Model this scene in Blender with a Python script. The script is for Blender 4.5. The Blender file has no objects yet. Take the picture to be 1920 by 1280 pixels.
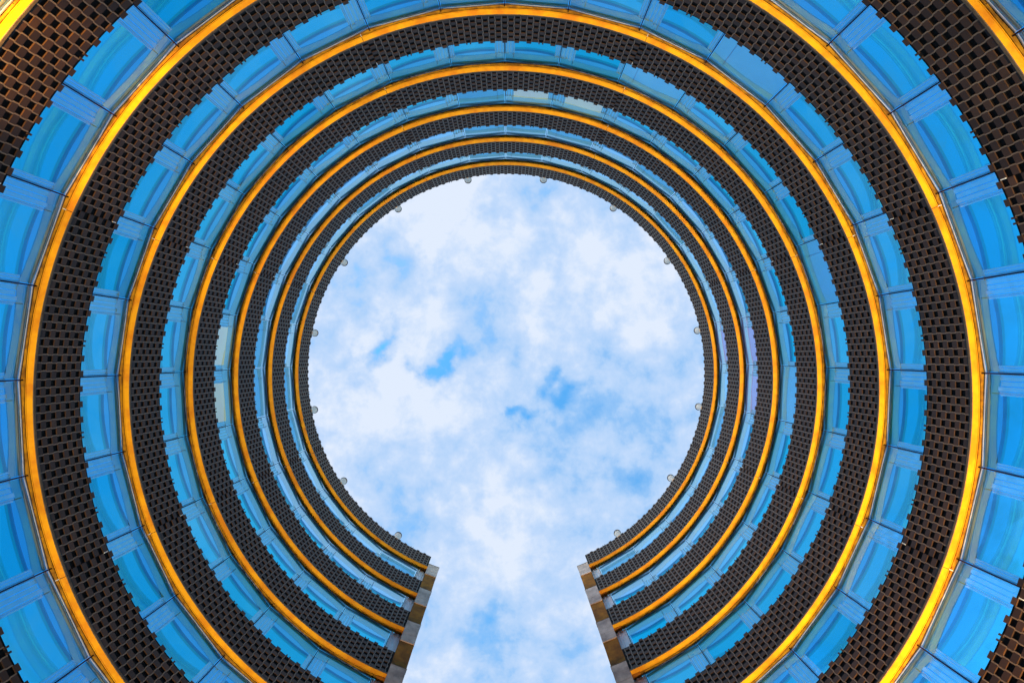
import bpy, math, random
from math import radians as rad, sin, cos, pi
random.seed(7)
S = bpy.context.scene
COL = S.collection
# ------------------------------------------------------------------ camera, sky, sun, exposure
R = 12.4            # radius of the courtyard, at the face of the brick screens
H = 3.4106          # storey height
H0 = 10.151      # height above the camera of the lowest cornice in view
GROUND = -1.6
cam_d = bpy.data.cameras.new('camera'); cam = bpy.data.objects.new('camera', cam_d); COL.objects.link(cam)
cam.location = (0.008, -0.864, 0)
cam_d.lens = 18.0; cam_d.sensor_width = 36.0; cam_d.clip_end = 5000; cam_d.clip_start = 0.05
from mathutils import Matrix, Vector
# image right = +X, image down = +Y, looking straight up, then a small tilt and roll
base = Matrix(((1, 0, 0), (0, -1, 0), (0, 0, -1))).transposed()
fx, fy = 960.0, 960.0
tilt = Matrix.Rotation(-0.0065, 3, 'Z') @ Matrix.Rotation(-0.0099, 3, 'Y') @ Matrix.Rotation(-0.0292, 3, 'X')
frame_ = Matrix(((1, 0, 0), (0, 1, 0), (0, 0, 1)))          # rows of tilt: image right, image down, view direction
rows = [tilt[i] for i in range(3)]
cam.rotation_euler = Matrix((rows[0], -rows[1], -rows[2])).transposed().to_euler()
S.camera = cam
S.view_settings.view_transform = 'Standard'; S.view_settings.look = 'None'
S.view_settings.gamma = 1; S.view_settings.exposure = 0.0

SUN_EL, SUN_ROT = 25.0, 300.0
sd = bpy.data.lights.new('sun', 'SUN'); sd.energy = 0.6; sd.angle = rad(20); sd.color = (1, .93, .84)
so = bpy.data.objects.new('sun', sd); COL.objects.link(so); so.location = (0, 0, 60)
sv = Vector((sin(rad(SUN_ROT)) * cos(rad(SUN_EL)), cos(rad(SUN_ROT)) * cos(rad(SUN_EL)) * -1, sin(rad(SUN_EL))))
so.rotation_euler = sv.to_track_quat('Z', 'Y').to_euler()

W = bpy.data.worlds.new('World'); S.world = W; W.use_nodes = True
nt = W.node_tree; nt.nodes.clear()
def N(t, k, **kw):
    n = t.nodes.new(k)
    for a, b in kw.items(): setattr(n, a, b)
    return n
def L(t, a, b): t.links.new(a, b)
def M_(t, op, a, b=None, c=None, clamp=False):
    n = N(t, 'ShaderNodeMath', operation=op, use_clamp=clamp)
    for i, v in enumerate((a, b, c)):
        if v is None: continue
        if isinstance(v, (int, float)): n.inputs[i].default_value = v
        else: L(t, v, n.inputs[i])
    return n.outputs[0]
tc = N(nt, 'ShaderNodeTexCoord'); sep = N(nt, 'ShaderNodeSeparateXYZ'); L(nt, tc.outputs['Generated'], sep.inputs[0])
zz = M_(nt, 'MAXIMUM', sep.outputs[2], 0.06)
px = M_(nt, 'DIVIDE', sep.outputs[0], zz); py = M_(nt, 'DIVIDE', sep.outputs[1], zz)
P = N(nt, 'ShaderNodeCombineXYZ'); L(nt, px, P.inputs[0]); L(nt, py, P.inputs[1])
P0 = P
def noise(scale, detail, rough, off):
    a = N(nt, 'ShaderNodeVectorMath', operation='ADD'); L(nt, P.outputs[0], a.inputs[0]); a.inputs[1].default_value = off
    n = N(nt, 'ShaderNodeTexNoise'); n.inputs['Scale'].default_value = scale; n.inputs['Detail'].default_value = detail
    n.inputs['Roughness'].default_value = rough; n.inputs['Distortion'].default_value = 0.15
    L(nt, a.outputs[0], n.inputs['Vector']); return n.outputs['Fac']
v = M_(nt, 'MULTIPLY_ADD', noise(4.2, 6, .55, (3.1, 1.7, 0)), 1.5, -0.41)
v = M_(nt, 'ADD', v, M_(nt, 'MULTIPLY_ADD', noise(11, 8, .62, (7, 2, 4)), 1.15, -0.575))
v = M_(nt, 'ADD', v, M_(nt, 'MULTIPLY_ADD', noise(27, 6, .6, (1, 5, 2)), .45, -.225))
wn = N(nt, 'ShaderNodeTexNoise'); wn.inputs['Scale'].default_value = 12; wn.inputs['Detail'].default_value = 6; L(nt, P.outputs[0], wn.inputs['Vector'])
wa = N(nt, 'ShaderNodeVectorMath', operation='MULTIPLY_ADD'); L(nt, wn.outputs['Color'], wa.inputs[0]); wa.inputs[1].default_value = (.24, .24, 0); wa.inputs[2].default_value = (-.12, -.12, 0)
PW = N(nt, 'ShaderNodeVectorMath', operation='ADD'); L(nt, P.outputs[0], PW.inputs[0]); L(nt, wa.outputs[0], PW.inputs[1])
# gaps of blue and thick clouds, as directions on the sky (x/z, y/z), radius, amount
for (ix, iy, r_, am) in ((835, 684, 30, .85), (712, 667, 32, .75), (1032, 706, 26, .4), (968, 764, 24, .62), (765, 470, 55, .3),
                         (985, 655, 60, .06), (890, 620, 100, .14), (825, 900, 80, .12), (840, 1010, 60, .12), (1205, 912, 60, .18),
                         (1090, 790, 90, .12), (885, 1175, 40, .25), (930, 1215, 40, .2), (1072, 1190, 40, .2), (1110, 940, 90, .1), (800, 1140, 60, .1),
                         (1130, 480, 190, -.08), (700, 545, 130, -.2), (885, 760, 90, -.2), (1240, 600, 130, -.08), (760, 380, 160, -.16), (1000, 370, 200, -.08),
                         (700, 760, 130, -.12), (930, 960, 70, -.12), (960, 1080, 90, -.12)):
    d = N(nt, 'ShaderNodeVectorMath', operation='DISTANCE'); L(nt, PW.outputs[0], d.inputs[0])
    d.inputs[1].default_value = ((ix - 949) / 960, (iy - 662) / 960, 0)
    q = M_(nt, 'DIVIDE', d.outputs['Value'], r_ / 960 * (1.0 if am > 0 else 1.25)); q = M_(nt, 'POWER', q, 2.0); q = M_(nt, 'MULTIPLY', q, -1)
    v = M_(nt, 'MULTIPLY_ADD', M_(nt, 'EXPONENT', q), am, v)
dl = N(nt, 'ShaderNodeVectorMath', operation='LENGTH'); L(nt, P.outputs[0], dl.inputs[0])
mr = N(nt, 'ShaderNodeMapRange', interpolation_type='SMOOTHSTEP'); L(nt, dl.outputs['Value'], mr.inputs[0])
mr.inputs[1].default_value = .74; mr.inputs[2].default_value = 1.1; mr.inputs[3].default_value = 0; mr.inputs[4].default_value = .55
v = M_(nt, 'ADD', v, mr.outputs[0], clamp=True)
sky = N(nt, 'ShaderNodeTexSky', sky_type='NISHITA'); sky.sun_disc = False
sky.sun_elevation = rad(SUN_EL); sky.sun_rotation = rad(180 - SUN_ROT)
sky.air_density = 1.6; sky.dust_density = .2; sky.ozone_density = 2.5
hs = N(nt, 'ShaderNodeHueSaturation'); hs.inputs['Hue'].default_value = .497; hs.inputs['Saturation'].default_value = 1.35; hs.inputs['Value'].default_value = 3.3; L(nt, sky.outputs[0], hs.inputs['Color'])
bg1 = N(nt, 'ShaderNodeBackground'); L(nt, hs.outputs[0], bg1.inputs[0]); bg1.inputs[1].default_value = .13
cr = N(nt, 'ShaderNodeValToRGB'); L(nt, v, cr.inputs[0])
e = cr.color_ramp.elements
e[0].position = .0; e[0].color = (.76, .85, 1.0, 1); e[1].position = .55; e[1].color = (.36, .60, .95, 1)
x_ = cr.color_ramp.elements.new(.25); x_.color = (.54, .71, .98, 1)
bg2 = N(nt, 'ShaderNodeBackground'); L(nt, cr.outputs[0], bg2.inputs[0]); bg2.inputs[1].default_value = 1.0
mx = N(nt, 'ShaderNodeMixShader'); m2 = N(nt, 'ShaderNodeMapRange', interpolation_type='SMOOTHSTEP'); L(nt, v, m2.inputs[0])
m2.inputs[1].default_value = .36; m2.inputs[2].default_value = .95
L(nt, m2.outputs[0], mx.inputs[0]); L(nt, bg2.outputs[0], mx.inputs[1]); L(nt, bg1.outputs[0], mx.inputs[2])
wo = N(nt, 'ShaderNodeOutputWorld'); L(nt, mx.outputs[0], wo.inputs[0])

# ------------------------------------------------------------------ materials
def pbr(name, col, rough=.8, var=.25, scale=3.0, bump=.0, col2=None, spec=.3, metallic=0, stretch=(1, 1, 1), contrast=(.35, .7), detail=6):
    m = bpy.data.materials.new(name); m.use_nodes = True; t = m.node_tree; b = t.nodes['Principled BSDF']
    c = N(t, 'ShaderNodeTexCoord'); mp = N(t, 'ShaderNodeMapping'); mp.inputs['Scale'].default_value = stretch; L(t, c.outputs['Object'], mp.inputs[0])
    n = N(t, 'ShaderNodeTexNoise'); n.inputs['Scale'].default_value = scale; n.inputs['Detail'].default_value = detail; n.inputs['Roughness'].default_value = .62
    L(t, mp.outputs[0], n.inputs['Vector'])
    r = N(t, 'ShaderNodeValToRGB'); L(t, n.outputs['Fac'], r.inputs[0])
    c2 = col2 or tuple(x * (1 - var) for x in col)
    r.color_ramp.elements[0].position = contrast[0]; r.color_ramp.elements[1].position = contrast[1]
    r.color_ramp.elements[0].color = (*c2, 1); r.color_ramp.elements[1].color = (*col, 1)
    L(t, r.outputs[0], b.inputs['Base Color'])
    b.inputs['Roughness'].default_value = rough; b.inputs['Specular IOR Level'].default_value = spec; b.inputs['Metallic'].default_value = metallic
    if bump:
        bp = N(t, 'ShaderNodeBump'); bp.inputs['Strength'].default_value = bump; bp.inputs['Distance'].default_value = .01
        n2 = N(t, 'ShaderNodeTexNoise'); n2.inputs['Scale'].default_value = scale * 9; n2.inputs['Detail'].default_value = 4
        L(t, c.outputs['Object'], n2.inputs['Vector']); L(t, n2.outputs['Fac'], bp.inputs['Height']); L(t, bp.outputs[0], b.inputs['Normal'])
    return m
def brick_material(name, ca, cb):
    # every brick its own tone: a cell texture at brick size in polar coordinates
    m = pbr(name, ca, .45, .3, 2.2, .35, spec=.24); t = m.node_tree; b = t.nodes['Principled BSDF']
    b.inputs['Specular Tint'].default_value = (1, .76, .66, 1)
    at = N(t, 'ShaderNodeAttribute'); at.attribute_name = 'tone'
    mixn = N(t, 'ShaderNodeMix', data_type='RGBA', blend_type='MIX'); L(t, at.outputs['Fac'], mixn.inputs[0])
    src = b.inputs['Base Color'].links[0].from_socket
    L(t, src, mixn.inputs[6]); mixn.inputs[7].default_value = (*cb, 1)
    L(t, mixn.outputs[2], b.inputs['Base Color']); return m
MAT = {}
MAT['brick'] = brick_material('dark_brown_brick', (.072, .038, .024), (.026, .016, .014))
MAT['mortar'] = pbr('mortar', (.21, .15, .11), .6, .35, 6, .4, spec=.5)
MAT['void'] = pbr('dark_backing', (.012, .010, .010), .95, .2, 3)
MAT['lip'] = pbr('concrete_edge', (.16, .12, .09), .9, .4, 5, .3)
MAT['yellow'] = pbr('yellow_painted_soffit', (.92, .42, .002), .55, .3, 1.6, .35, col2=(.72, .24, .002), contrast=(.36, .60))
MAT['ochre'] = pbr('ochre_soffit', (.50, .23, .004), .75, .4, 3.5, .25, col2=(.20, .08, .003), contrast=(.38, .62))
MAT['ochrepier'] = pbr('ochre_stained_render', (.52, .165, .006), .85, .5, 1.8, .6, col2=(.14, .04, .004), contrast=(.3, .75))
MAT['stone'] = pbr('pale_cast_stone', (.70, .48, .39), .85, .35, 1.3, .5, col2=(.26, .17, .15), contrast=(.28, .6))
MAT['joint'] = pbr('dark_sealant', (.02, .008, .01), .6, .2, 3)
MAT['frame'] = pbr('white_frame', (.82, .76, .80), .3, .12, 4, spec=.6)
MAT['headframe'] = pbr('lavender_white_frame', (.42, .46, .66), .4, .3, 5, spec=.5)
MAT['reflection_strip'] = pbr('rose_reflection', (.62, .42, .44), .6, .2, 3)  # reflection of the soffit in the panes, put into the colour
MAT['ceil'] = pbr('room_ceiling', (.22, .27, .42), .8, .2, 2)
b_ = MAT['ceil'].node_tree.nodes['Principled BSDF']          # blue glow added to the ceilings to lift the glass colour
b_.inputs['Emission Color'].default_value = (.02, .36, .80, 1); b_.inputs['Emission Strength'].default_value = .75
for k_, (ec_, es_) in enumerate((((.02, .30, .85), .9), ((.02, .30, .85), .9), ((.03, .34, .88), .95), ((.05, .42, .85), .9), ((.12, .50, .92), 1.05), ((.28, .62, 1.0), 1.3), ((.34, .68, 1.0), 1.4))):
    MAT['ceil%d' % k_] = MAT['ceil'].copy(); b_ = MAT['ceil%d' % k_].node_tree.nodes['Principled BSDF']     # added glow is paler and stronger on upper storeys, to lighten their glass
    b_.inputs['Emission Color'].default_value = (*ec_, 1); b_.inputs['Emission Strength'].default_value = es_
MAT['cream'] = pbr('cream_blind', (.80, .76, .55), .7, .08, 2)
MAT['blue_blind'] = pbr('pale_blind', (.45, .55, .70), .7, .15, 1.2)
MAT['lilac'] = pbr('lilac_blind', (.60, .52, .66), .7, .15, 1.2)
for nm_, ec, es in (('cream', (.70, .72, .30), .8), ('blue_blind', (.12, .50, .75), .75), ('lilac', (.50, .42, .75), .8)):   # emission added so the blinds show brighter through the glass
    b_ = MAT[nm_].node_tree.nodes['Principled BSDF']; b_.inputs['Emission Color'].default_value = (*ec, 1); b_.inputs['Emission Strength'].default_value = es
MAT['metal'] = pbr('white_metal_clip', (.8, .85, .9), .3, .1, 4)
MAT['roof'] = pbr('roof_felt', (.08, .08, .085), .9, .3, 2)
MAT['paving'] = pbr('granite_paving', (.26, .24, .22), .85, .3, .8, .3)
MAT['render'] = pbr('pale_render', (.42, .38, .34), .85, .2, .8, .3)
MAT['vent'] = pbr('galvanised_sheet', (.62, .55, .52), .5, .25, 3, col2=(.42, .36, .35))
MAT['ventcap'] = pbr('dark_cap', (.03, .03, .06), .5, .2, 3)
def glassy(name, refl, w, trans, rough=0.0, back=None, bump=.02, bscale=.6):
    m = bpy.data.materials.new(name); m.use_nodes = True; t = m.node_tree; t.nodes.clear()
    o = N(t, 'ShaderNodeOutputMaterial'); mix = N(t, 'ShaderNodeMixShader')
    g = N(t, 'ShaderNodeBsdfGlossy'); g.inputs['Roughness'].default_value = rough; g.inputs['Color'].default_value = (*refl, 1)
    c = N(t, 'ShaderNodeTexCoord'); n = N(t, 'ShaderNodeTexNoise'); n.inputs['Scale'].default_value = bscale; n.inputs['Detail'].default_value = 1
    L(t, c.outputs['Object'], n.inputs['Vector'])
    bp = N(t, 'ShaderNodeBump'); bp.inputs['Strength'].default_value = bump; bp.inputs['Distance'].default_value = .3
    L(t, n.outputs['Fac'], bp.inputs['Height']); L(t, bp.outputs[0], g.inputs['Normal'])
    if back: d = N(t, 'ShaderNodeBsdfDiffuse'); d.inputs['Color'].default_value = (*back, 1)
    else: d = N(t, 'ShaderNodeBsdfTransparent'); d.inputs['Color'].default_value = (*trans, 1)
    mix.inputs[0].default_value = w
    L(t, d.outputs[0], mix.inputs[1]); L(t, g.outputs[0], mix.inputs[2]); L(t, mix.outputs[0], o.inputs[0]); return m
MAT['glass'] = glassy('blue_coated_glass', (.12, .36, .66), .52, (1, 1, 1))
t_ = MAT['glass'].node_tree; o_ = [n for n in t_.nodes if n.type == 'OUTPUT_MATERIAL'][0]; src_ = o_.inputs[0].links[0].from_socket
oi = N(t_, 'ShaderNodeObjectInfo'); cm = N(t_, 'ShaderNodeMix', data_type='RGBA'); L(t_, oi.outputs['Random'], cm.inputs[0])   # every pane its own coating tone
cm.inputs[6].default_value = (.02, .22, .42, 1); cm.inputs[7].default_value = (.16, .46, .68, 1)
L(t_, cm.outputs[2], [n for n in t_.nodes if n.type == 'BSDF_GLOSSY'][0].inputs['Color'])
g2 = N(t_, 'ShaderNodeBsdfGlossy'); g2.inputs['Roughness'].default_value = .42; g2.inputs['Color'].default_value = (.02, .42, 1, 1)
mm = N(t_, 'ShaderNodeMixShader'); mm.inputs[0].default_value = .15; L(t_, src_, mm.inputs[1]); L(t_, g2.outputs[0], mm.inputs[2]); L(t_, mm.outputs[0], o_.inputs[0])
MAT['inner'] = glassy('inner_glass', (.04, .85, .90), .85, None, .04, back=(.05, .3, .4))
t_ = MAT['inner'].node_tree; o_ = [n for n in t_.nodes if n.type == 'OUTPUT_MATERIAL'][0]; src_ = o_.inputs[0].links[0].from_socket   # cyan glow added to brighten the inner panes
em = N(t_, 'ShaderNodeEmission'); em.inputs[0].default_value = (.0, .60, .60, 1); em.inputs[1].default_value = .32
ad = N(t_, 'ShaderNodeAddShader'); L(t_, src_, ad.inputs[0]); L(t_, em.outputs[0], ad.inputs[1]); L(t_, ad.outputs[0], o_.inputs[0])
MAT['inner2'] = glassy('inner_glass_deep', (.0, .40, .62), .6, None, .08, back=(.02, .08, .16))
MAT['panel'] = glassy('lacquered_white_panel', (.17, .62, .84), .62, None, .16, back=(.46, .44, .50), bump=.05, bscale=3)
MAT['lens'] = glassy('lamp_lens', (.9, .9, .9), .2, (.9, .9, .9))

# ------------------------------------------------------------------ mesh helpers
def pol(r, a, z):
    a = rad(a); return (r * sin(a), -r * cos(a), z)
class MB:
    def __init__(s): s.v = []; s.f = []; s.m = []; s.slots = []; s.tone = []
    def mi(s, name):
        if name not in s.slots: s.slots.append(name)
        return s.slots.index(name)
    def face(s, pts, mat, tone=0.0):
        i = len(s.v); s.v += pts; s.f.append(tuple(range(i, i + len(pts)))); s.m.append(s.mi(mat)); s.tone.append(tone)
    def box(s, r0, r1, a0, a1, z0, z1, mat, tone=0.0, skip=''):
        p = [pol(r, a, z) for z in (z0, z1) for r in (r0, r1) for a in (a0, a1)]  # idx: z*4 + r*2 + a
        i = len(s.v); s.v += p; k = s.mi(mat)
        for ch, q in (('f', (0, 1, 5, 4)), ('b', (2, 6, 7, 3)), ('d', (0, 2, 3, 1)), ('u', (4, 5, 7, 6)), ('l', (0, 4, 6, 2)), ('r', (1, 3, 7, 5))):
            if ch in skip: continue
            s.f.append(tuple(i + j for j in q)); s.m.append(k); s.tone.append(tone)
    def arc(s, r0, r1, a0, a1, z0, z1, mat, step=1.0227, **kw):
        n = max(1, round(abs(a1 - a0) / step))
        for q in range(n):
            sk = 'lr'
            if q == 0: sk = sk.replace('l', '')
            if q == n - 1: sk = sk.replace('r', '')
            s.box(r0, r1, a0 + (a1 - a0) * q / n, a0 + (a1 - a0) * (q + 1) / n, z0, z1, mat, skip=sk + kw.get('skip', ''))
    def build(s, name, parent=None, smooth=False, tones=False):
        me = bpy.data.meshes.new(name); me.from_pydata(s.v, [], s.f)
        for k in s.slots: me.materials.append(MAT[k])
        me.polygons.foreach_set('material_index', s.m)
        if tones:
            at = me.attributes.new('tone', 'FLOAT', 'FACE'); at.data.foreach_set('value', s.tone)
        if smooth: me.polygons.foreach_set('use_smooth', [True] * len(s.f))
        me.update(); o = bpy.data.objects.new(name, me); COL.objects.link(o)
        if parent: o.parent = parent
        return o
def empty(name, loc, label=None, cat=None, group=None):
    o = bpy.data.objects.new(name, None); COL.objects.link(o); o.location = loc; o.empty_display_size = .3
    if label: o['label'] = label
    if cat: o['category'] = cat
    if group: o['group'] = group
    return o
def keep(child, parent):   # parent while keeping the world place of a mesh already in world coordinates
    child.parent = parent; child.matrix_parent_inverse = Matrix.Translation(-Vector(parent.location)); return child

# ------------------------------------------------------------------ ground
b = MB(); b.face([(-2500, -2500, GROUND), (2500, -2500, GROUND), (2500, 2500, GROUND), (-2500, 2500, GROUND)], 'paving')
g = b.build('ground'); g['kind'] = 'structure'

# ------------------------------------------------------------------ the round building
BLD = empty('round_office_building', (0, 0, 0), 'horseshoe shaped office building of dark perforated brick, yellow ledges and blue glass round the courtyard', 'building')
RG = R + .395       # glass line at the joints between the flat panes
CW = 1.0227         # width in degrees of one brick column
END = 157.5
ROW = .1545; NR = 9
TOPB = .05 + NR * ROW          # top of the ninth course above the cornice underside
def h0(k): return H0 + H * k
special = set()
for base_ in (6, 16, 26, 38):
    for m_ in range(0, 4): special.add(base_ + 44 * m_)
EXP = (22.5, 67.5, 112.5)

def brick_screen(k):
    b = MB(); z0 = h0(k) + .05; rnd = random.Random(100 + k)
    wf = .030 / R * 180 / pi / 2      # half width of the mortar fin
    ov = .010 / R * 180 / pi          # bricks lap the openings by this
    J = 153
    for j in range(-J, J + 1):
        c = j * CW; a0 = c - CW / 2; a1 = c + CW / 2
        even = (j % 2 == 0)
        for i in range(NR):
            za = z0 + i * ROW; zb = za + ROW
            solid = (i % 2 == 1) if even else (i % 2 == 0)
            e = ov if solid else -ov
            if solid:
                dr = rnd.uniform(-.004, .004)
                b.box(R + dr, R + .03, a0 - e + wf, a1 + e - wf, za + .002, zb - .002, 'brick', tone=rnd.random(), skip='b')
        if even:
            zt = z0 + NR * ROW
            if abs(j) in special:
                for s in (-.30, .30): b.box(R, R + .03, c + s * CW - .11 * CW, c + s * CW + .11 * CW, zt, zt + .11, 'brick', tone=.5)
            else:
                b.box(R + .002, R + .03, a0 + wf * 1.6, a1 - wf * 1.6, zt, zt + .125, 'brick', tone=rnd.random())
    # wavy mortar fins at each column edge
    for j in range(-J, J + 2):
        a = (j - .5) * CW; right_even = (j % 2 == 0)
        for i in range(NR):
            za = z0 + i * ROW; zb = za + ROW
            rs = (i % 2 == 1) if right_even else (i % 2 == 0)   # column on the right solid here
            c = a - ov if rs else a + ov
            gap = min(abs(abs(a) - (x - CW / 2)) for x in EXP)
            if gap < .2: b.box(R + .05, R + .03, c - wf * .9, c + wf * .9, za, zb, 'joint', skip='bud')
            else:
                cn = a + (ov if rs else -ov)     # next course
                i0 = len(b.v); mk = b.mi('mortar')
                zm = zb - .02
                q = []
                for (zz_, cc) in ((za + .02, c), (zm, c), (zb + .02 if i < NR - 1 else zb, cn if i < NR - 1 else c)):
                    for (rr, aa) in ((R - .004, cc - wf), (R - .004, cc + wf), (R + .03, cc - wf), (R + .03, cc + wf)): q.append(pol(rr, aa, zz_ if not (i == 0 and zz_ == za + .02) else za))
                b.v += q
                for s in (0, 4):
                    for fc in ((0, 1, 5, 4), (2, 0, 4, 6), (1, 3, 7, 5)):
                        b.f.append(tuple(i0 + s + x for x in fc)); b.m.append(mk); b.tone.append(0)
    o = b.build('brick_screen', BLD, tones=True)
    # dark wall just behind the screen, with its coping
    d = MB(); zt = z0 + NR * ROW + (.075)
    d.arc(R + .036, R + .22, -END, END, z0 - .02, zt, 'void')
    d.build('backing_wall', o)
    for x in EXP:
        for s in (-1, 1):
            a = s * (x - CW * .5); m = MB(); m.box(R - .006, R + .03, a - .06, a + .06, z0 + NR * ROW - .13, z0 + NR * ROW - .01, 'metal'); m.build('joint_clip', o)
    return o

def cornice(k):
    z = h0(k); b = MB()
    st = .5
    b.arc(R - .012, R + .012, -END, END, z - .004, z + .052, 'lip', st)
    segs = ((.012, .176, 0, 'yellow'), (.190, .212, .004, 'yellow'), (.236, .256, .004, 'ochre'))
    for r0, r1, dz, mt in segs: b.arc(R + r0, R + r1, -END, END, z + dz, z + .05, mt, st)
    b.arc(R + .0121, R + .40, -END, END, z + .0501, z + .12, 'joint', st)
    o = b.build('cornice', BLD)
    c = MB()
    c.arc(R + .270, R + .312, -END, END, z + .016, z + .05, 'ochre', st); c.arc(R + .319, R + .42, -END, END, z + .03, z + .05, 'ochre', st)
    for s in (-1, 1):
        c.arc(R + .182, R + .62, s * 155.95, s * 157.48, z - .012, z + .0495, 'ochrepier', .4)
        for q in range(14):   # fixings on the soffit
            for w in (.36, .66):
                a = s * (11.25 * (q + w) - 1.5)
                if a * s > 0: c.box(R + .28, R + .294, a - .03, a + .03, z - .002, z + .02, 'joint')
    c.build('soffit_strip', o)
    for x in EXP:
        for s in (-1, 1):
            a = s * x; clip = MB(); clip.box(R + .19, R + .30, a - .035, a + .035, z - .008, z + .01, 'metal')
            clip.box(R - .014, R + .19, a - .035, a + .035, z - .003, z + .03, 'joint'); clip.build('movement_joint', o)

def storey_shell(k):   # slab, sill and room behind the glass below cornice k
    z = h0(k); b = MB()
    zs = z - H + TOPB + .10         # top of the parapet below
    if k == 0: zs = z - 1.9
    b.arc(R + .22, RG + 1.1, -END, END, zs - .12, zs, 'void', 2.25)
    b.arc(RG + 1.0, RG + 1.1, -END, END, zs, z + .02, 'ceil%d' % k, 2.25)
    o = b.build('room_wall', BLD)
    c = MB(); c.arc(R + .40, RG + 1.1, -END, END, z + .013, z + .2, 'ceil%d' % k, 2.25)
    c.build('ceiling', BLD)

def joints(side):
    js = [0.0] + [11.25 * q - 1.5 for q in range(1, 14)] + [155.3]
    return js
CREAM = {(4, 1, 0), (4, 1, 1), (4, -1, 7), (4, -1, 8)}
BLUEB = {(3, 1, 2), (2, 1, 3), (4, -1, 0), (5, -1, 0), (5, 1, 0), (5, 1, 1), (6, 1, 0), (6, -1, 0), (3, 1, 6), (5, -1, 7), (6, 1, 4), (6, -1, 3), (5, 1, 3), (6, 1, 9), (6, -1, 6), (6, -1, 8), (6, -1, 9), (5, -1, 8), (6, -1, 13), (6, 1, 13), (4, 1, 8)}
LILAC = {(5, 1, 7), (6, 1, 7), (5, 1, 8)}
def window_pieces(k, s, q):
    """meshes of one window between joints q and q+1 on side s; returns dict name -> MB"""
    js = joints(s); a0, a1 = js[q], js[q + 1]; z = h0(k); zb = z - 2.02
    rnd = random.Random(k * 1000 + q * 10 + (s > 0))
    D = {}
    key = (k, s, q)
    def A(x): return s * x
    g_ = MB(); jj = .035 / RG * 57.3
    tip = rnd.uniform(-.012, .012)
    # single flat pane from joint to joint
    g_.face([pol(RG, A(a0) + s * jj, zb), pol(RG, A(a1) - s * jj, zb), pol(RG + tip, A(a1) - s * jj, z + .012), pol(RG - tip, A(a0) + s * jj, z + .012)], 'glass')
    D['window'] = g_
    m = MB(); fd = .115
    m.box(RG - fd, RG + .03, A(a1) - .075, A(a1) + .075, zb, z + .006, 'joint')
    if q == 0: m.box(RG - fd, RG + .03, -.075 * 1.0 if s > 0 else .0005, -.0005 if s > 0 else .075, zb, z + .006, 'joint')
    D['mullion'] = m
    fr = MB()
    # head rail and inner head frame, white
    fr.box(RG + .035, RG + .075, A(a0) + s * .1, A(a1) - s * .1, z - .055, z + .008, 'frame')
    fr.box(RG + .088, RG + .112, A(a0) + s * .2, A(a1) - s * .2, z - .035, z + .006, 'frame')
    mid_ = (a0 + a1) / 2; hw_ = (a1 - a0) / 2; rcj = RG; n8 = 6
    for (ra, rb, za_, zb_) in ((-.034, -.006, z - .022, z - .002),):
        for u in range(n8):
            ua = a0 + .12 + (a1 - a0 - .24) * u / n8; ub = a0 + .12 + (a1 - a0 - .24) * (u + 1) / n8
            ca = RG * cos(rad(hw_)) / cos(rad(ua - mid_)); cb = RG * cos(rad(hw_)) / cos(rad(ub - mid_))
            fr.face([pol(ca + ra, A(ua), za_), pol(cb + ra, A(ub), za_), pol(cb + rb, A(ub), za_), pol(ca + rb, A(ua), za_)], 'headframe')
            fr.face([pol(ca + ra, A(ua), za_), pol(cb + ra, A(ub), za_), pol(cb + ra, A(ub), zb_), pol(ca + ra, A(ua), zb_)], 'headframe')
    c0 = 1.75 if q == 0 else 2.55
    c1 = .95 if q < 13 else .55
    fr.box(RG + .13, RG + .17, A(a0 + c0 - .25), A(a0 + c0 - .12), zb, z - .0, 'frame')
    D['window_frame'] = fr
    if key not in BLUEB and key not in CREAM or key in CREAM:
        pn = MB(); pn2 = MB(); mid = (a0 + a1) / 2; hw = (a1 - a0) / 2
        zl = z - .315 * z / R - .03 + rnd.uniform(-.02, .02)
        def rc(a): return RG * cos(rad(hw)) / cos(rad(a - mid))
        def board(mb, u0, u1, off, zt_):
            P8 = []
            for zq in (zb, zt_):
                for dr in (-.010 - off, -.002):
                    for a in (u0, u1): P8.append(pol(rc(a) + dr, A(a), zq))
            i0 = len(mb.v); mb.v += P8; kk = mb.mi('panel')
            for qd in ((0, 1, 5, 4), (0, 2, 3, 1), (4, 5, 7, 6), (0, 4, 6, 2), (1, 3, 7, 5)):
                mb.f.append(tuple(i0 + w_ for w_ in qd)); mb.m.append(kk); mb.tone.append(0)
        cuts = ((.12, .26), (.34, .82), (.94, 1.42), (1.54, 2.02), (2.12, 2.26), (2.34, 2.55)) if q else ((.10, .22), (.32, .72), (.84, 1.22), (1.32, 1.44), (1.52, 1.75))
        for n_, (u0, u1) in enumerate(cuts): board(pn, a0 + u0, a0 + u1, (.0, .008, .003, .010)[n_ % 4], zl - .03 * ((n_ * 7) % 3))
        for n_, (u0, u1) in enumerate(((.12, .30), (.38, .66), (.74, .95))):
            if u1 <= c1 + .001 or n_ == 0: board(pn2, a1 - u1, a1 - u0, (.006, 0, .006)[n_], zl - .02 * n_)
        D['louvre_panel'] = pn; D['louvre_panel '] = pn2
    if key in CREAM:
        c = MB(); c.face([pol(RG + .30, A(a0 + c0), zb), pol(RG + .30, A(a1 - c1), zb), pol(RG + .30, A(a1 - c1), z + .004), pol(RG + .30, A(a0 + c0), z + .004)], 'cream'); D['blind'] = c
    elif key in BLUEB or key in LILAC:
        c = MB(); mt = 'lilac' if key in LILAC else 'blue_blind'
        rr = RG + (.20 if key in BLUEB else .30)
        c.face([pol(rr, A(a0 + .2), zb), pol(rr, A(a1 - .2), zb), pol(rr, A(a1 - .2), z + .004), pol(rr, A(a0 + .2), z + .004)], mt); D['blind'] = c
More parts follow.
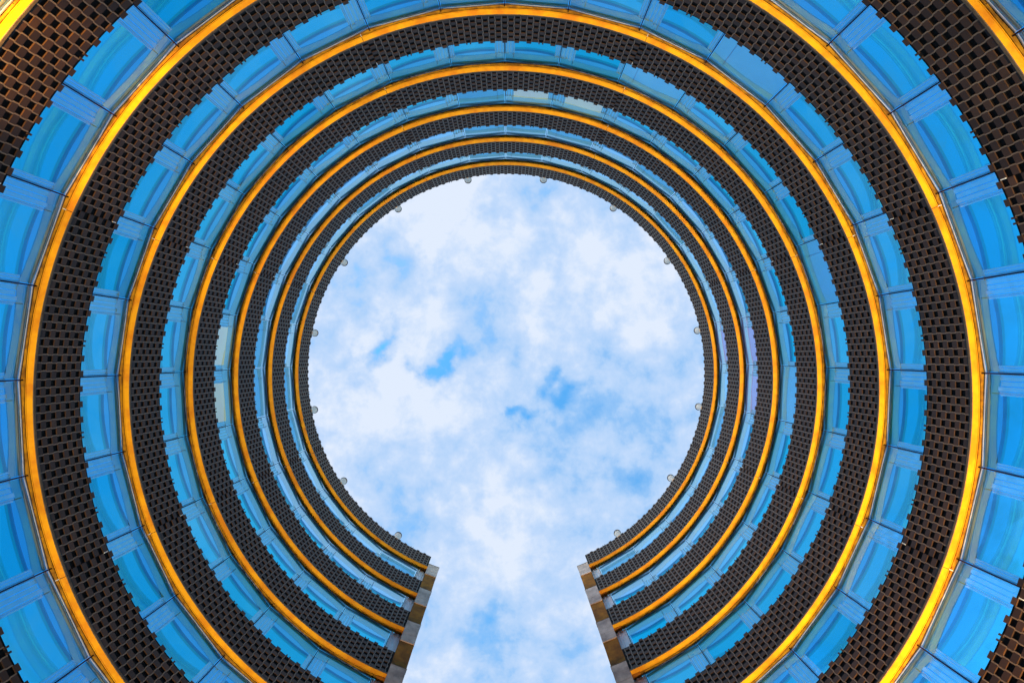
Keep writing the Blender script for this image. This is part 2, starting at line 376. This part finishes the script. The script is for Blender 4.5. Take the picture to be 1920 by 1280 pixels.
    # pink strip coloured like the soffit's reflection, and the inner glass; strip runs askew
    i_ = MB(); d0 = rnd.uniform(.40, .46); d1 = d0 + rnd.uniform(-.10, .03); nseg = 6
    aa = [a0 + c0 - .3 + (a1 - c1 + .2 - a0 - c0 + .3) * u / nseg for u in range(nseg + 1)]
    rl = MB()
    for u in range(nseg):
        w0 = u / nseg; w1 = (u + 1) / nseg
        def rr_(w): return RG + d0 + (d1 - d0) * w * w + .02 * sin(pi * w)
        wd = .055 + .03 * rnd.random()
        p = [(rr_(w0), aa[u]), (rr_(w1), aa[u + 1])]
        zt = z + .004
        rl.face([pol(p[0][0], A(p[0][1]), zt - .03), pol(p[1][0], A(p[1][1]), zt - .03), pol(p[1][0] + .075, A(p[1][1]), zt - .03), pol(p[0][0] + .075, A(p[0][1]), zt - .03)], 'reflection_strip')
        rl.face([pol(p[0][0], A(p[0][1]), zt - .03), pol(p[1][0], A(p[1][1]), zt - .03), pol(p[1][0], A(p[1][1]), zt), pol(p[0][0], A(p[0][1]), zt)], 'reflection_strip')
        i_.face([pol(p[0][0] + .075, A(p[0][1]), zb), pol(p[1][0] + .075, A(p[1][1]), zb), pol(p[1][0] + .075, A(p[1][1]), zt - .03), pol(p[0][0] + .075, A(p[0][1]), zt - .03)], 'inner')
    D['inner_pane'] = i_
    if key not in BLUEB: D['reflection_strip'] = rl
    return D
def merge(dst, src):
    i = len(dst.v); dst.v += src.v
    for f, m, t in zip(src.f, src.m, src.tone):
        dst.f.append(tuple(i + x for x in f)); dst.m.append(dst.mi(src.slots[m])); dst.tone.append(t)

# how much of the picture each window fills, to choose the hundred built as parts of their own
def area(k, s, q):
    js = joints(s); n = 0; z = h0(k)
    for ia in range(6):
        a = s * (js[q] + (js[q + 1] - js[q]) * (ia + .5) / 6)
        for iz in range(6):
            zz_ = z - 1.3 * (iz + .5) / 6
            x, y, w = pol(RG, a, zz_); y += 1.12
            if abs(949 + 960 * x / w - 960) < 960 and abs(662 + 960 * y / w - 640) < 640: n += 1
    return n / z ** 2
for k in range(7):
    brick_screen(k); cornice(k); storey_shell(k)
wins = sorted(((area(k, s, q), k, s, q) for k in range(7) for s in (-1, 1) for q in range(14)), reverse=True)
rest = MB()
for n_, (ar, k, s, q) in enumerate(wins):
    D = window_pieces(k, s, q)
    if n_ < 100:
        w = D.pop('window').build('window', BLD)
        if (k, s, q) in CREAM: w['label'] = 'window with a cream blind down'
        for nm, mb in D.items(): mb.build(nm.strip(), w)
    else:
        for mb in D.values(): merge(rest, mb)
o = rest.build('window', BLD); o['kind'] = 'stuff'; o['label'] = 'blue glass windows of the highest and lowest storeys'

# end piers beside the gap, alternating pale stone and stained ochre panels
for s in (-1, 1):
    b = MB(); a0, a1 = 157.52, 160.55
    top = h0(6) + .10 * H
    b.arc(R + .03, R + .9, s * a0, s * a1, GROUND, top - .05, 'ochrepier', 1)
    # pale jamb panel between the last window and the pier
    p = b.build('end_pier', BLD)
    for k in range(-1, 7):
        c = MB(); z = h0(k); za, zb = z - .29 * H, (z + .19 * H if k < 6 else top)
        zj = za + (zb - za) * .36
        c.arc(R - .012, R + .2, s * (a0 - .0), s * (a1 + .04), za, zj - .008, 'stone', 1.1)
        c.arc(R - .012, R + .2, s * (a0 - .0), s * (a1 + .04), zj + .008, zb, 'stone', 1.1)
        c.arc(R - .022, R + .21, s * (a0 - .02), s * (a1 + .10), zb, zb + .03, 'lip', 1.1)
        c.build('stone_block', p)
    for k in range(7):
        z = h0(k); c = MB()
        for u0, u1, off in ((155.42, 155.75, 0), (155.78, 156.55, .02), (156.58, 157.0, 0), (157.02, 157.5, .03)):
            c.box(RG - .02 + off, RG + .25, s * u0, s * u1, z - 2.0, z - .013, 'frame')
        c.build('jamb', p)
# base wall under the lowest storey, roof, outer wall, end walls
b = MB(); b.arc(R + .05, R + .9, -END, END, GROUND, h0(0) - 1.92, 'render', 1.5); b.build('base_wall', BLD)
zr = h0(6) + TOPB + .02
b = MB(); b.arc(R + .22, 19.2, -END, END, zr - .3, zr, 'roof', 2); b.build('roof', BLD)
b = MB(); b.arc(19.0, 19.3, -160.4, 160.4, GROUND, zr + .4, 'render', 2)
for s in (-1, 1): b.box(R + .9, 19.0, s * 160.2, s * 160.5, GROUND, zr - .31, 'render')
b.build('outer_wall', BLD)

# ------------------------------------------------------------------ roof vents on the parapet
def cyl(r0, r1, z0, z1, mat, n=28, caps=True):
    b = MB()
    for i in range(n):
        t0, t1 = 2 * pi * i / n, 2 * pi * (i + 1) / n
        b.face([(r0 * cos(t0), r0 * sin(t0), z0), (r0 * cos(t1), r0 * sin(t1), z0), (r1 * cos(t1), r1 * sin(t1), z1), (r1 * cos(t0), r1 * sin(t0), z1)], mat)
    if caps:
        b.face([(r0 * cos(2 * pi * i / n), r0 * sin(2 * pi * i / n), z0) for i in range(n)][::-1], mat)
        b.face([(r1 * cos(2 * pi * i / n), r1 * sin(2 * pi * i / n), z1) for i in range(n)], mat)
    return b
names = ['nearest the top seam', 'second from the top seam', 'third from the top seam', 'just above the widest point',
         'just below the widest point', 'third from the gap', 'nearest the gap']
names[5] = 'second from the gap'
vb = None
for s in (-1, 1):
    for i in range(7):
        a = s * (11.25 + 22.5 * i)
        x, y, z = pol(R + .17, a, zr)
        v_ = empty('roof_vent', (x, y, z), 'round vent on the %s parapet, %s' % ('left' if s < 0 else 'right', names[i]), 'roof vent', 'round vents along the roof edge')
        if vb is None:
            vb = cyl(.205, .205, 0, .84, 'vent').build('vent_body', v_, False); vc = cyl(.232, .232, .84, .92, 'ventcap').build('vent_cap', v_, False)
        else:
            for src in (vb, vc):
                o = src.copy(); COL.objects.link(o); o.parent = v_

# ------------------------------------------------------------------ warm uplights in the courtyard floor
NL = 28
ords = 'first second third fourth fifth sixth seventh eighth ninth tenth eleventh twelfth thirteenth fourteenth'.split()
lb = None
for i in range(NL):
    a = -154 + 308 * i / (NL - 1); D_ = 3.0
    x, y, z = pol(R - D_, a, GROUND)
    u = empty('floor_uplight', (x, y, z), 'steel floor uplight, %s from the gap, %s half of the courtyard' % (ords[min(i, NL - 1 - i)], 'left' if i < NL / 2 else 'right'), 'uplight', 'uplights in the courtyard floor')
    if lb is None:
        lb = cyl(.16, .14, 0, .05, 'ventcap').build('housing', u); ll = cyl(.11, .11, .051, .056, 'lens').build('lens', u)
    else:
        for src in (lb, ll):
            o = src.copy(); COL.objects.link(o); o.parent = u
    ld = bpy.data.lights.new('uplight_beam', 'SPOT'); ld.energy = 8800; ld.color = (1.0, .80, .50); ld.spot_size = rad(27); ld.spot_blend = .75; ld.shadow_soft_size = .12
    ld.energy = 6800 * (1 + .28 * sin(rad(a))) * (1 + .12 * math.sin(i * 2.4))
    lo = bpy.data.objects.new('beam', ld); COL.objects.link(lo); lo.parent = u; lo.location = (0, 0, .12)
    tgt = Vector(pol(R - .1, a, h0(4))) - Vector((x, y, z + .12))
    lo.rotation_euler = (-tgt).to_track_quat('Z', 'Y').to_euler()

# lamps on arms just under the lowest storey in view, close to the wall: they leave warm glints on the brick screens
for n_, (a, pw) in enumerate(((-54, 4600), (97, 1500), (108, 2200), (119, 3200), (130, 3200), (72, 800))):
    zl_ = 6.6
    x, y, z = pol(R - .75, a, zl_)
    u = empty('wall_lamp', (x, y, z), 'small round lamp on an arm, ' + ('on the left side', 'right side, just below the widest point', 'right side, second below the widest point', 'right side, second from the gap', 'right side, nearest the gap', 'right side, above the widest point')[n_], 'wall lamp', 'arm lamps under the lowest storey')
    for src in (lb, ll):
        o = src.copy(); COL.objects.link(o); o.parent = u
    am = MB(); am.box(R - .75, R + .06, a - .12, a + .12, zl_ - .05, zl_ - .01, 'ventcap'); o = keep(am.build('arm'), u)
    ld = bpy.data.lights.new('lamp_beam', 'SPOT'); ld.energy = pw; ld.color = (1.0, .50, .10); ld.spot_size = rad(50); ld.spot_blend = .9; ld.shadow_soft_size = .05
    lo = bpy.data.objects.new('beam', ld); COL.objects.link(lo); lo.parent = u; lo.location = (0, 0, .12)
    tgt = Vector(pol(R - .1, a, h0(1))) - Vector((x, y, z + .12)); lo.rotation_euler = (-tgt).to_track_quat('Z', 'Y').to_euler()
